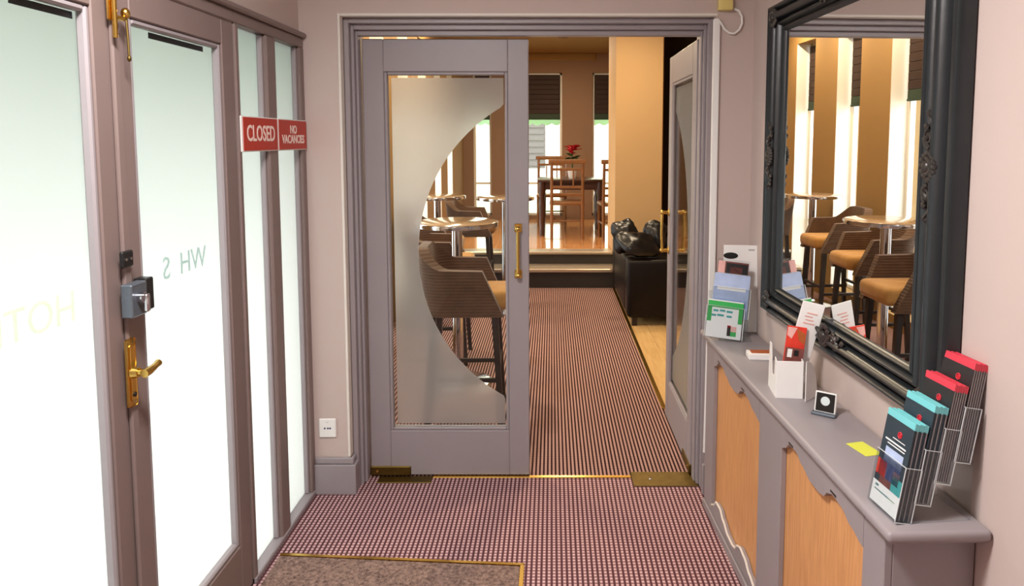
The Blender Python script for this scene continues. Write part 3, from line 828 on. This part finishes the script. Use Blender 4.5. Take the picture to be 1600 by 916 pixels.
for i in range(4):
    t_ = tmat(i); hf = .115
    G().box(-.003, -.001, -.004, BW + .004, hf, hf + .0012).box(-.003, .0345, -.004, -.0025, hf, hf + .0012).box(-.0035, -.002, -.0045, -.003, 0, hf).box(.033, .0345, -.0045, -.003, 0, hf).box(-.003, .0345, -.0045, -.003, -.003, -.0015).xf(t_).ob('pocket_glint', 'edge_glint', br)  # bright lines on the pocket edges, painted as pale strips
G().box(0, .165, -.004, -.002, 0, .004).box(0, .165, BW + .002, BW + .004, 0, .004).box(.163, .166, -.004, BW + .004, 0, .13).ob('stand', 'acrylic', br)
specs = [('leaf_slate', 'leaf_teal', 'slate brochure with teal top and photographs in the lowest tier', 6),
         ('leaf_slate', 'leaf_teal', 'slate brochure with teal top in the second tier from the front', 6),
         ('leaf_charcoal', 'leaf_red', 'charcoal brochure with red top in the third tier', 6),
         ('leaf_charcoal', 'leaf_red', 'charcoal brochure with red top in the highest tier by the wall', 6)]
for i, (cm, bm_, lb, nb) in enumerate(specs):
    tk = .0048
    for j in range(nb):
        lab = lb if j == 0 else ['', 'second brochure', 'third brochure', 'fourth brochure', 'fifth brochure', 'sixth brochure'][j] + ' back in the ' + ['lowest slate', 'second slate', 'third charcoal', 'highest charcoal'][i] + ' tier of the rack'
        r = thing('brochure', lab, 'brochure', group='slim brochures in the near rack'); r.matrix_world = H2 @ tmat(i) @ Matrix.Translation((.001 + j * (tk + .0004), 0, 0))
        dz = -.0015 * (j % 2)
        G().box(0, .0010, .0005, BW - .0005, .0005, BH - .015 + dz, 0).ob('cover', cm, r)
        G().box(0, tk, .0005, BW - .0005, BH - .015 + dz, BH + dz, .0003).ob('top_band', bm_, r)
        G().box(.0010, tk, .0015, BW - .0012, .0008, BH - .015 + dz).ob('pages', 'leaf_pages' if i > 1 or j % 2 else 'leaf_slate', r)
        if j == 0:
            fz = lambda a, b_, c, d_, mm, nm_='print': G().box(-.0006, 0, BW - b_ * BW, BW - a * BW, c * BH, d_ * BH).ob(nm_, mm, r)
            yc = BW * .42
            g = G(); g.tube([(-.0005, yc + .0065 * math.cos(R(60 * k_ + 30)), .168 + .0065 * math.sin(R(60 * k_ + 30))) for k_ in range(6)], .0016, 6, True); g.box(-.001, 0, yc - .003, yc + .003, .165, .171)
            g.ob('emblem', 'print_red', r)
            fz(.36, .80, .735, .742, 'white_card')
            if i == 0:
                fz(.12, .86, .685, .700, 'white_card'); fz(.22, .84, .655, .665, 'white_card')
                fz(.20, .84, .47, .62, 'print_skyblue'); fz(.20, .84, .47, .53, 'print_navy'); fz(.10, .84, .30, .47, 'print_navy')
                fz(.02, .36, .30, .46, 'print_scarlet'); fz(.20, .62, .225, .30, 'print_brown'); fz(.62, .98, .225, .38, 'print_teal'); fz(.62, .84, .35, .43, 'print_pink')
                fz(0, 1, .004, .225, 'white_card'); fz(.10, .62, .135, .150, 'print_teal'); fz(.62, .86, .138, .147, 'print_green'); fz(.1, .22, .175, .20, 'print_teal')

# ================================================================== SMALL WALL FITTINGS
so = thing('wall_socket', 'white wall socket plate above the skirting on the left pier', 'socket', (-.985, FY, .298))
G().box(-.038, .038, -.010, 0, -.043, .043, .004).ob('plate', 'white_plastic', so)
for dx in (-.012, .002, .012): G().cyl((dx, -.0105, 0), (dx, -.0098, 0), .0045, 8).ob('socket_hole', 'print_navy', so)
G().box(-.004, .004, -.0108, -.0098, .026, .029).ob('screw', 'chrome', so)
tk_ = tag(G().box(.676, .704, FY - .018, FY, .80, 2.065, .003).ob('cable_trunking', 'white_plastic'), 'white cable trunking running down the pier beside the rack', 'trunking')
tag(G().tube([(.672, FY - .03, .81), (.672, FY - .032, .60), (.670, FY - .032, .40), (.668, FY - .032, .20)], .0065, 8).ob('cable', 'white_plastic', None, True), 'white cable hanging down beside the radiator cover', 'cable')
al = thing('alarm_box', 'small cream alarm box high on the pier', 'alarm', (.722, FY, 2.098))
G().box(-.030, .030, -.035, 0, 0, .085, .005, 2).ob('case', 'cream_plastic', al, True)
G().cyl((-.004, -.036, .052), (-.004, -.034, .052), .007, 10).ob('slot', 'black_plastic', al)
cv = []
for x_, z_ in ((.690, 2.066), (.705, 2.050), (.722, 2.022), (.742, 2.006), (.764, 2.004), (.784, 2.020), (.795, 2.045), (.793, 2.075), (.780, 2.098), (.760, 2.105)):
    cv.append((x_, FY - .014, z_))
ac = G().tube([(x_ - .722, y_ - FY, z_ - 2.098) for x_, y_, z_ in cv], .0045, 8).ob('cord', 'white_plastic', al, True); ac['label'] = 'looped white cord'

# ================================================================== BAR FURNITURE
def make_stool():
    r = thing('bar_stool')
    n, m_ = 44, 8
    hw = .25
    def plan(u, ins, zf):
        """u 0..1 along the U from right front round the back to left front"""
        fr = .215 - .11 * zf                # arms rake back towards the top
        a = hw - ins; rc_ = .13 - ins * .5
        segs = [('l', (fr, -a), (-a + rc_, -a)), ('a', (-a + rc_, -a + rc_), -90, -180), ('l', (-a, -a + rc_), (-a, a - rc_)), ('a', (-a + rc_, a - rc_), 180, 90), ('l', (-a + rc_, a), (fr, a))]
        lens = [math.dist(s_[1], s_[2]) if s_[0] == 'l' else rc_ * math.pi / 2 for s_ in segs]
        tot = sum(lens); d = u * tot
        for s_, L in zip(segs, lens):
            if d <= L + 1e-9:
                k_ = d / L
                if s_[0] == 'l': return (s_[1][0] + (s_[2][0] - s_[1][0]) * k_, s_[1][1] + (s_[2][1] - s_[1][1]) * k_)
                th = R(s_[2] + (s_[3] - s_[2]) * k_)
                return (s_[1][0] + rc_ * math.cos(th), s_[1][1] + rc_ * math.sin(th))
            d -= L
        return segs[-1][2]
    def top(u):
        c = abs(u - .5) * 2                 # 0 at the back, 1 at the arm front
        k_ = max(0, min(1, (.62 - c) / .40)); k_ = k_ * k_ * (3 - 2 * k_)
        return .868 + .012 * (1 - c) + .105 * k_
    zb = .615
    V, F = [], []
    for side, ins in ((0, 0.), (1, .052)):
        for j in range(m_ + 1):
            f = j / m_
            for i in range(n + 1):
                u = i / n
                tp = top(u)
                tap = .035 * (1 - f)
                x, y = plan(u, ins + tap, f)
                z = zb + (tp - zb) * f
                if j == m_: z -= 0.
                V.append((x, y, z))
    L1 = (n + 1) * (m_ + 1)
    for sft in (0, L1):
        for j in range(m_):
            for i in range(n):
                a = sft + j * (n + 1) + i
                F.append((a, a + 1, a + n + 2, a + n + 1))
    for i in range(n):
        a = m_ * (n + 1) + i; F.append((a, a + 1, L1 + a + 1, L1 + a)); F.append((i, i + 1, L1 + i + 1, L1 + i))
    for j in range(m_):
        for i in (0, n):
            a = j * (n + 1) + i; F.append((a, a + n + 1, L1 + a + n + 1, L1 + a))
    sh = G().raw(V, F).ob('tub_shell', 'ribbed_brown', r, True)
    sh['label'] = 'ribbed brown velvet shell'
    st_ = G().box(-.17, .245, -.172, .172, .64, .745, .035, 3).ob('seat', 'seat_tan', r, True); st_['label'] = 'tan cushion'
    for sx, sy in ((1, 1), (1, -1), (-1, 1), (-1, -1)):
        x0, y0, x1, y1 = .165 * sx, .165 * sy, .20 * sx, .19 * sy
        w = .018
        vs3 = [(x0 + a * w, y0 + b_ * w, .64) for a, b_ in ((-1, -1), (1, -1), (1, 1), (-1, 1))] + [(x1 + a * w * .75, y1 + b_ * w * .75, 0) for a, b_ in ((-1, -1), (1, -1), (1, 1), (-1, 1))]
        G().raw(vs3, [(0, 1, 2, 3), (7, 6, 5, 4)] + [(k_, k_ + 4, (k_ + 1) % 4 + 4, (k_ + 1) % 4) for k_ in range(4)]).ob('leg', 'stool_wood', r)
    for a in (0, 1):
        for sg in (-1, 1):
            h = .26 if a == 0 else .32
            px_, py_ = .186, .180
            if a == 0: G().box(-px_, px_, sg * py_ - .009, sg * py_ + .009, h - .012, h + .012, .003).ob('stretcher', 'stool_wood', r)
            else: G().box(sg * px_ - .009, sg * px_ + .009, -py_, py_, h - .012, h + .012, .003).ob('stretcher', 'stool_wood', r)
    return r
def make_table():
    r = thing('poseur_table')
    G().lathe([(.245, 1.022), (.258, 1.026), (.26, 1.036), (.258, 1.046), (.25, 1.05)], 40).ob('table_top', 'table_top', r, True)
    G().lathe([(.258, 1.021), (.263, 1.024), (.264, 1.036), (.263, 1.044), (.2605, 1.047), (.2605, 1.02)], 40).ob('table_rim', 'chrome', r, True)
    G().cyl((0, 0, .02), (0, 0, 1.022), .034, 20).ob('pole', 'chrome', r, True)
    G().lathe([(.22, 0), (.22, .012), (.20, .02), (.06, .032), (.04, .05)], 36).ob('base', 'chrome', r, True)
    return r
stool = make_stool()
SPOTS = [((-.48, 3.97), 2, 'brown tub bar stool just behind the closed glazed door'),
         ((-.80, 5.04), 2, 'brown tub bar stool between the two nearest round tables'),
         ((-1.00, 6.03), 0, 'brown tub bar stool by the windows, second in the mirror'),
         ((-.80, 7.16), 0, 'brown tub bar stool farthest away near the steps')]
for i, ((x, y), a, lb) in enumerate(SPOTS):
    o = stool if i == 0 else copy_tree(stool)
    o.location = (x, y, 0); o.rotation_euler = (0, 0, R(a)); tag(o, lb, 'bar stool', 'tub bar stools')
table = make_table()
for i, ((x, y), lb) in enumerate((((-.60, 4.50), 'round poseur table on chrome pole nearest the glazed door'),
                                  ((-1.06, 6.62), 'round poseur table on chrome pole against the bar windows'),
                                  ((-.42, 6.48), 'round poseur table on chrome pole by the bar carpet aisle'))):
    o = table if i == 0 else copy_tree(table)
    o.location = (x, y, 0); tag(o, lb, 'table', 'round poseur tables')

# sofa with its back to the aisle
sf = thing('sofa', 'dark brown leather sofa beside the bar carpet', 'sofa', (.632, 5.9, 0))
G().box(0, .20, .225, 1.275, .07, .562, .035, 3).ob('back', 'leather_sofa', sf, True)
G().box(0, .90, 0, .22, .07, .565, .035, 3).ob('arm', 'leather_sofa', sf, True)
G().box(0, .90, 1.28, 1.5, .07, .565, .035, 3).ob('arm', 'leather_sofa', sf, True)
G().box(.205, .88, .225, 1.275, .07, .28, .02, 2).ob('base', 'leather_sofa', sf, True)
for a in (.23, .755): G().box(.21, .90, a, a + .518, .285, .43, .045, 3).ob('seat_cushion', 'leather_sofa', sf, True)
for a, b_ in ((.066, .05), (.85, .05), (.066, 1.45), (.85, 1.45)): G().box(a - .022, a + .022, b_ - .022, b_ + .022, 0, .072, .003).ob('foot', 'stool_wood', sf)
from mathutils import noise as mnoise
def cushion(loc, rot, sx, sy, sz, label):
    off = Vector((len(label) * 1.7, loc[0] * 9, loc[1] * 5))
    def fn(q):
        n_ = Vector((q.x / sx, q.y / sy, q.z / sz))
        k_ = (abs(n_.x) ** 4 + abs(n_.z) ** 4 + abs(n_.y) ** 2.2) ** .25
        q = q / max(k_, .25)
        e = max(.25, 1 - .75 * min(1, max(abs(q.x / sx), abs(q.z / sz))) ** 5)
        q = Vector((q.x, q.y * e, q.z))
        d = mnoise.noise(Vector((q.x * 9, q.y * 9, q.z * 9)) + off) * .022 + mnoise.noise(Vector((q.x * 26, q.y * 12, q.z * 26)) + off) * .010
        return q + n_.normalized() * d
    o = G().ball((0, 0, 0), sx, sy, sz, 4, fn=fn).ob('cushion', 'leather_black', None, True, loc, rot)
    tag(o, label, 'cushion', 'black leather cushions')
cushion((.735, 6.03, .680), (R(-52), R(6), R(14)), .175, .070, .13, 'shiny black leather cushion slumped on the sofa arm')
cushion((.650, 6.30, .715), (R(-14), R(-8), R(10)), .115, .060, .15, 'black leather cushion standing left of the slumped one')
cushion((.905, 6.32, .70), (R(-16), R(14), R(-12)), .110, .065, .15, 'black leather cushion standing right of the slumped one')

# dining table and chairs
TZ = .344
dt = thing('dining_table', 'dark wooden dining table with turned legs and red flowers', 'table', (.25, 9.45, TZ))
G().box(-.43, .43, -.40, .40, .685, .715, .008, 2).ob('table_top', 'dark_wood', dt, True)
for y0 in (-.35, .33): G().box(-.36, .36, y0, y0 + .02, .585, .685, .003).ob('apron', 'dark_wood', dt)
for x0 in (-.38, .36): G().box(x0, x0 + .02, -.33, .33, .585, .685, .003).ob('apron', 'dark_wood', dt)
for sx in (-1, 1):
    for sy in (-1, 1):
        G().lathe([(.030, 0), (.034, .05), (.026, .09), (.040, .2), (.046, .42), (.034, .5), (.044, .53), (.044, .685)], 12, (sx * .37, sy * .34, 0)).ob('leg', 'dark_wood', dt, True)
def make_chair():
    r = thing('dining_chair')
    w = .19
    for sx in (-1, 1):
        G().tube([(sx * w, -.20, 0), (sx * w, -.19, .42), (sx * w, -.20, .60), (sx * w, -.25, .98)], [.019, .021, .020, .016], 8).ob('back_post', 'chair_wood', r, True)
        G().tube([(sx * w, .19, 0), (sx * w, .19, .42)], [.016, .021], 8).ob('leg', 'chair_wood', r, True)
    G().box(-.215, .215, -.20, .225, .415, .455, .012, 2).ob('seat', 'chair_wood', r, True)
    G().box(-.23, .23, -.268, -.238, .93, .985, .010, 2).ob('crest_rail', 'chair_wood', r, True)
    for z, y in ((.55, -.205), (.64, -.213), (.86, -.238)): G().box(-w, w, y - .010, y + .010, z - .016, z + .016, .003).ob('back_rail', 'chair_wood', r)
    for x in (-.075, .075): G().tube([(x, -.214, .65), (x, -.237, .86)], .011, 6).ob('spindle', 'chair_wood', r, True)
    for sx in (-1, 1): G().cyl((sx * w, -.19, .20), (sx * w, .19, .20), .010, 8).ob('stretcher', 'chair_wood', r, True)
    G().cyl((-w, 0.0, .20), (w, 0, .20), .010, 8).ob('stretcher', 'chair_wood', r, True)
    return r
ch = make_chair()
for i, (x, y, a, lb) in enumerate(((.19, 8.98, 0, 'wooden dining chair with its slatted back towards the steps'),
                                   (.80, 8.80, 4, 'wooden dining chair half hidden behind the tan wall end'),
                                   (.0, 10.22, 180, 'wooden dining chair on the far side of the dark table'))):
    o = ch if i == 0 else copy_tree(ch)
    o.location = (x, y, TZ); o.rotation_euler = (0, 0, R(a)); tag(o, lb, 'chair', 'dining chairs')
pl = thing('potted_plant', 'red poinsettia in a pale pot on the dining table', 'plant', (.27, 9.4, TZ + .715))
G().lathe([(.045, 0), (.055, .04), (.065, .11), (.068, .12)], 18).ob('pot', 'white_card', pl, True)
def leafblade(l, w):
    return [(0, 0, 0), (w * .7, l * .35, .01), (w * .6, l * .7, .008), (0, l, -.01), (-w * .6, l * .7, .008), (-w * .7, l * .35, .01), (0, l * .4, -.004)], [(0, 1, 6), (1, 2, 6), (2, 3, 6), (3, 4, 6), (4, 5, 6), (5, 0, 6)]
random.seed(3)
for k_ in range(26):
    red = k_ < 16
    v_, f_ = leafblade(.12 if red else .13, .06)
    o = G().raw(v_, f_).ob('petal' if red else 'leaf', 'petal_red' if red else 'leaf_green', pl)
    o.location = (random.uniform(-.03, .03), random.uniform(-.03, .03), .34 + random.uniform(-.03, .06) if red else .26 + random.uniform(-.05, .04))
    o.rotation_euler = (R(random.uniform(0, 45) if red else random.uniform(-25, 25)), 0, R(k_ * 137.5))
G().cyl((0, 0, .10), (0, 0, .36), .008, 8).ob('stem', 'leaf_green', pl)

# ================================================================== LAMPS
def downlight(x, y, z, energy, label, warm=True, size=.09):
    r = thing('downlight', label, 'ceiling light', (x, y, z), group='ceiling downlights')
    G().lathe([(.062, -.006), (.062, 0), (.045, 0), (.045, -.004)], 24).ob('trim_ring', 'chrome', r, True)
    G().lathe([(.001, -.003), (.044, -.003), (.044, -.001), (.001, -.001)], 20).ob('lens', 'lamp_warm' if warm else 'lamp_white', r)
    area_light('downlight_beam', (0, 0, -.012), size, energy, (1, .80, .54) if warm else (1, .94, .88), parent=r)
names = ['first', 'second', 'third', 'fourth', 'fifth']
for i, y in enumerate((4.15, 5.6, 6.6, 7.55)): downlight(-1.02, y, BCEIL, 13, names[i] + ' ceiling downlight along the bar windows')
downlight(.75, 6.6, BCEIL, 17, 'added unseen ceiling downlight above the sofa')  # unseen downlight, added to light the sofa end
downlight(.25, 4.9, BCEIL, 24, 'added unseen ceiling downlight above the bar carpet aisle')  # unseen downlight, added to brighten the carpet aisle
downlight(.15, 9.3, BCEIL, 26, 'ceiling downlight above the dining table')
cl = thing('fill_lamp', 'round white flush lamp added unseen to brighten the lobby', 'ceiling light', (-.5, 1.0, CEIL))  # out-of-view lamp, added as fill light for the lobby
G().lathe([(.20, -.05), (.23, -.04), (.24, 0)], 36).ob('lamp_body', 'white_plastic', cl, True)
G().lathe([(.001, -.058), (.12, -.056), (.195, -.050), (.195, -.049), (.001, -.049)], 36).ob('diffuser', 'lamp_white', cl, True)
area_light('fill_lamp_light', (0, 0, -.075), .4, 46, (1, .96, .93), parent=cl)

# ================================================================== OUTDOORS
S('ground', G().box(-14, 14, -14, 11.0, -.16, -.10).box(-14, 14, 11.3, 24, -.16, -.10), 'paving', 'pale paving outside the building', 'ground')
S('lawn', G().box(-14, 14, 11.6, 15.5, -.10, .22), 'lawn', 'green lawn outside the dining room windows', 'lawn')
aw = thing('tint_awning', 'unseen green cloth awning added to tint the entrance glass', 'awning', (LX - .12, 0, 0))  # unseen awning, added to throw green onto the top of the panes
G().raw([(0, .5, 2.36), (0, 3.4, 2.36), (-.8, 3.4, 2.02), (-.8, .5, 2.02), (0, .5, 2.355), (0, 3.4, 2.355), (-.8, 3.4, 2.015), (-.8, .5, 2.015)],
        [(0, 1, 2, 3), (7, 6, 5, 4), (0, 4, 5, 1), (2, 6, 7, 3), (1, 5, 6, 2), (3, 7, 4, 0)]).ob('canopy', 'awning_cloth', aw)
G().box(-.805, -.795, .5, 3.4, 1.80, 2.02).ob('valance', 'awning_cloth', aw)
# awning over the dining windows with scalloped edge
a2 = thing('window_awning', 'green scalloped awning outside the dining room windows', 'awning', (0, YFAR + .25, 0))
G().raw([(-1.6, 0, 2.75), (1.6, 0, 2.75), (1.6, .9, 2.05), (-1.6, .9, 2.05), (-1.6, 0, 2.745), (1.6, 0, 2.745), (1.6, .9, 2.045), (-1.6, .9, 2.045)],
        [(0, 1, 2, 3), (7, 6, 5, 4), (0, 4, 5, 1), (2, 6, 7, 3), (1, 5, 6, 2), (3, 7, 4, 0)]).ob('canopy', 'awning_pale', a2)
n = 240
lo = [(-1.6 + 3.2 * i / n, 1.84 - .035 * abs(math.sin(math.pi * i / 12))) for i in range(n + 1)]
G().strip(lo, [(u, 2.05) for u, v in lo], 'Y', .895, .900).ob('valance', 'awning_pale', a2)
hs = thing('neighbour_house', 'cream house with a shuttered window across the lawn', 'house', (0, 17, 0))
G().box(-6, 6, 0, .3, -.1, 6).ob('wall', 'house_render', hs)
sw = G().box(-.75, -.15, -.05, 0, .9, 2.2, .01).ob('window', 'shutter_grey', hs)
for i in range(8): G().box(-.72, -.18, -.07, -.05, .95 + i * .15, 1.05 + i * .15, .005).ob('shutter_slat', 'shutter_grey', sw)
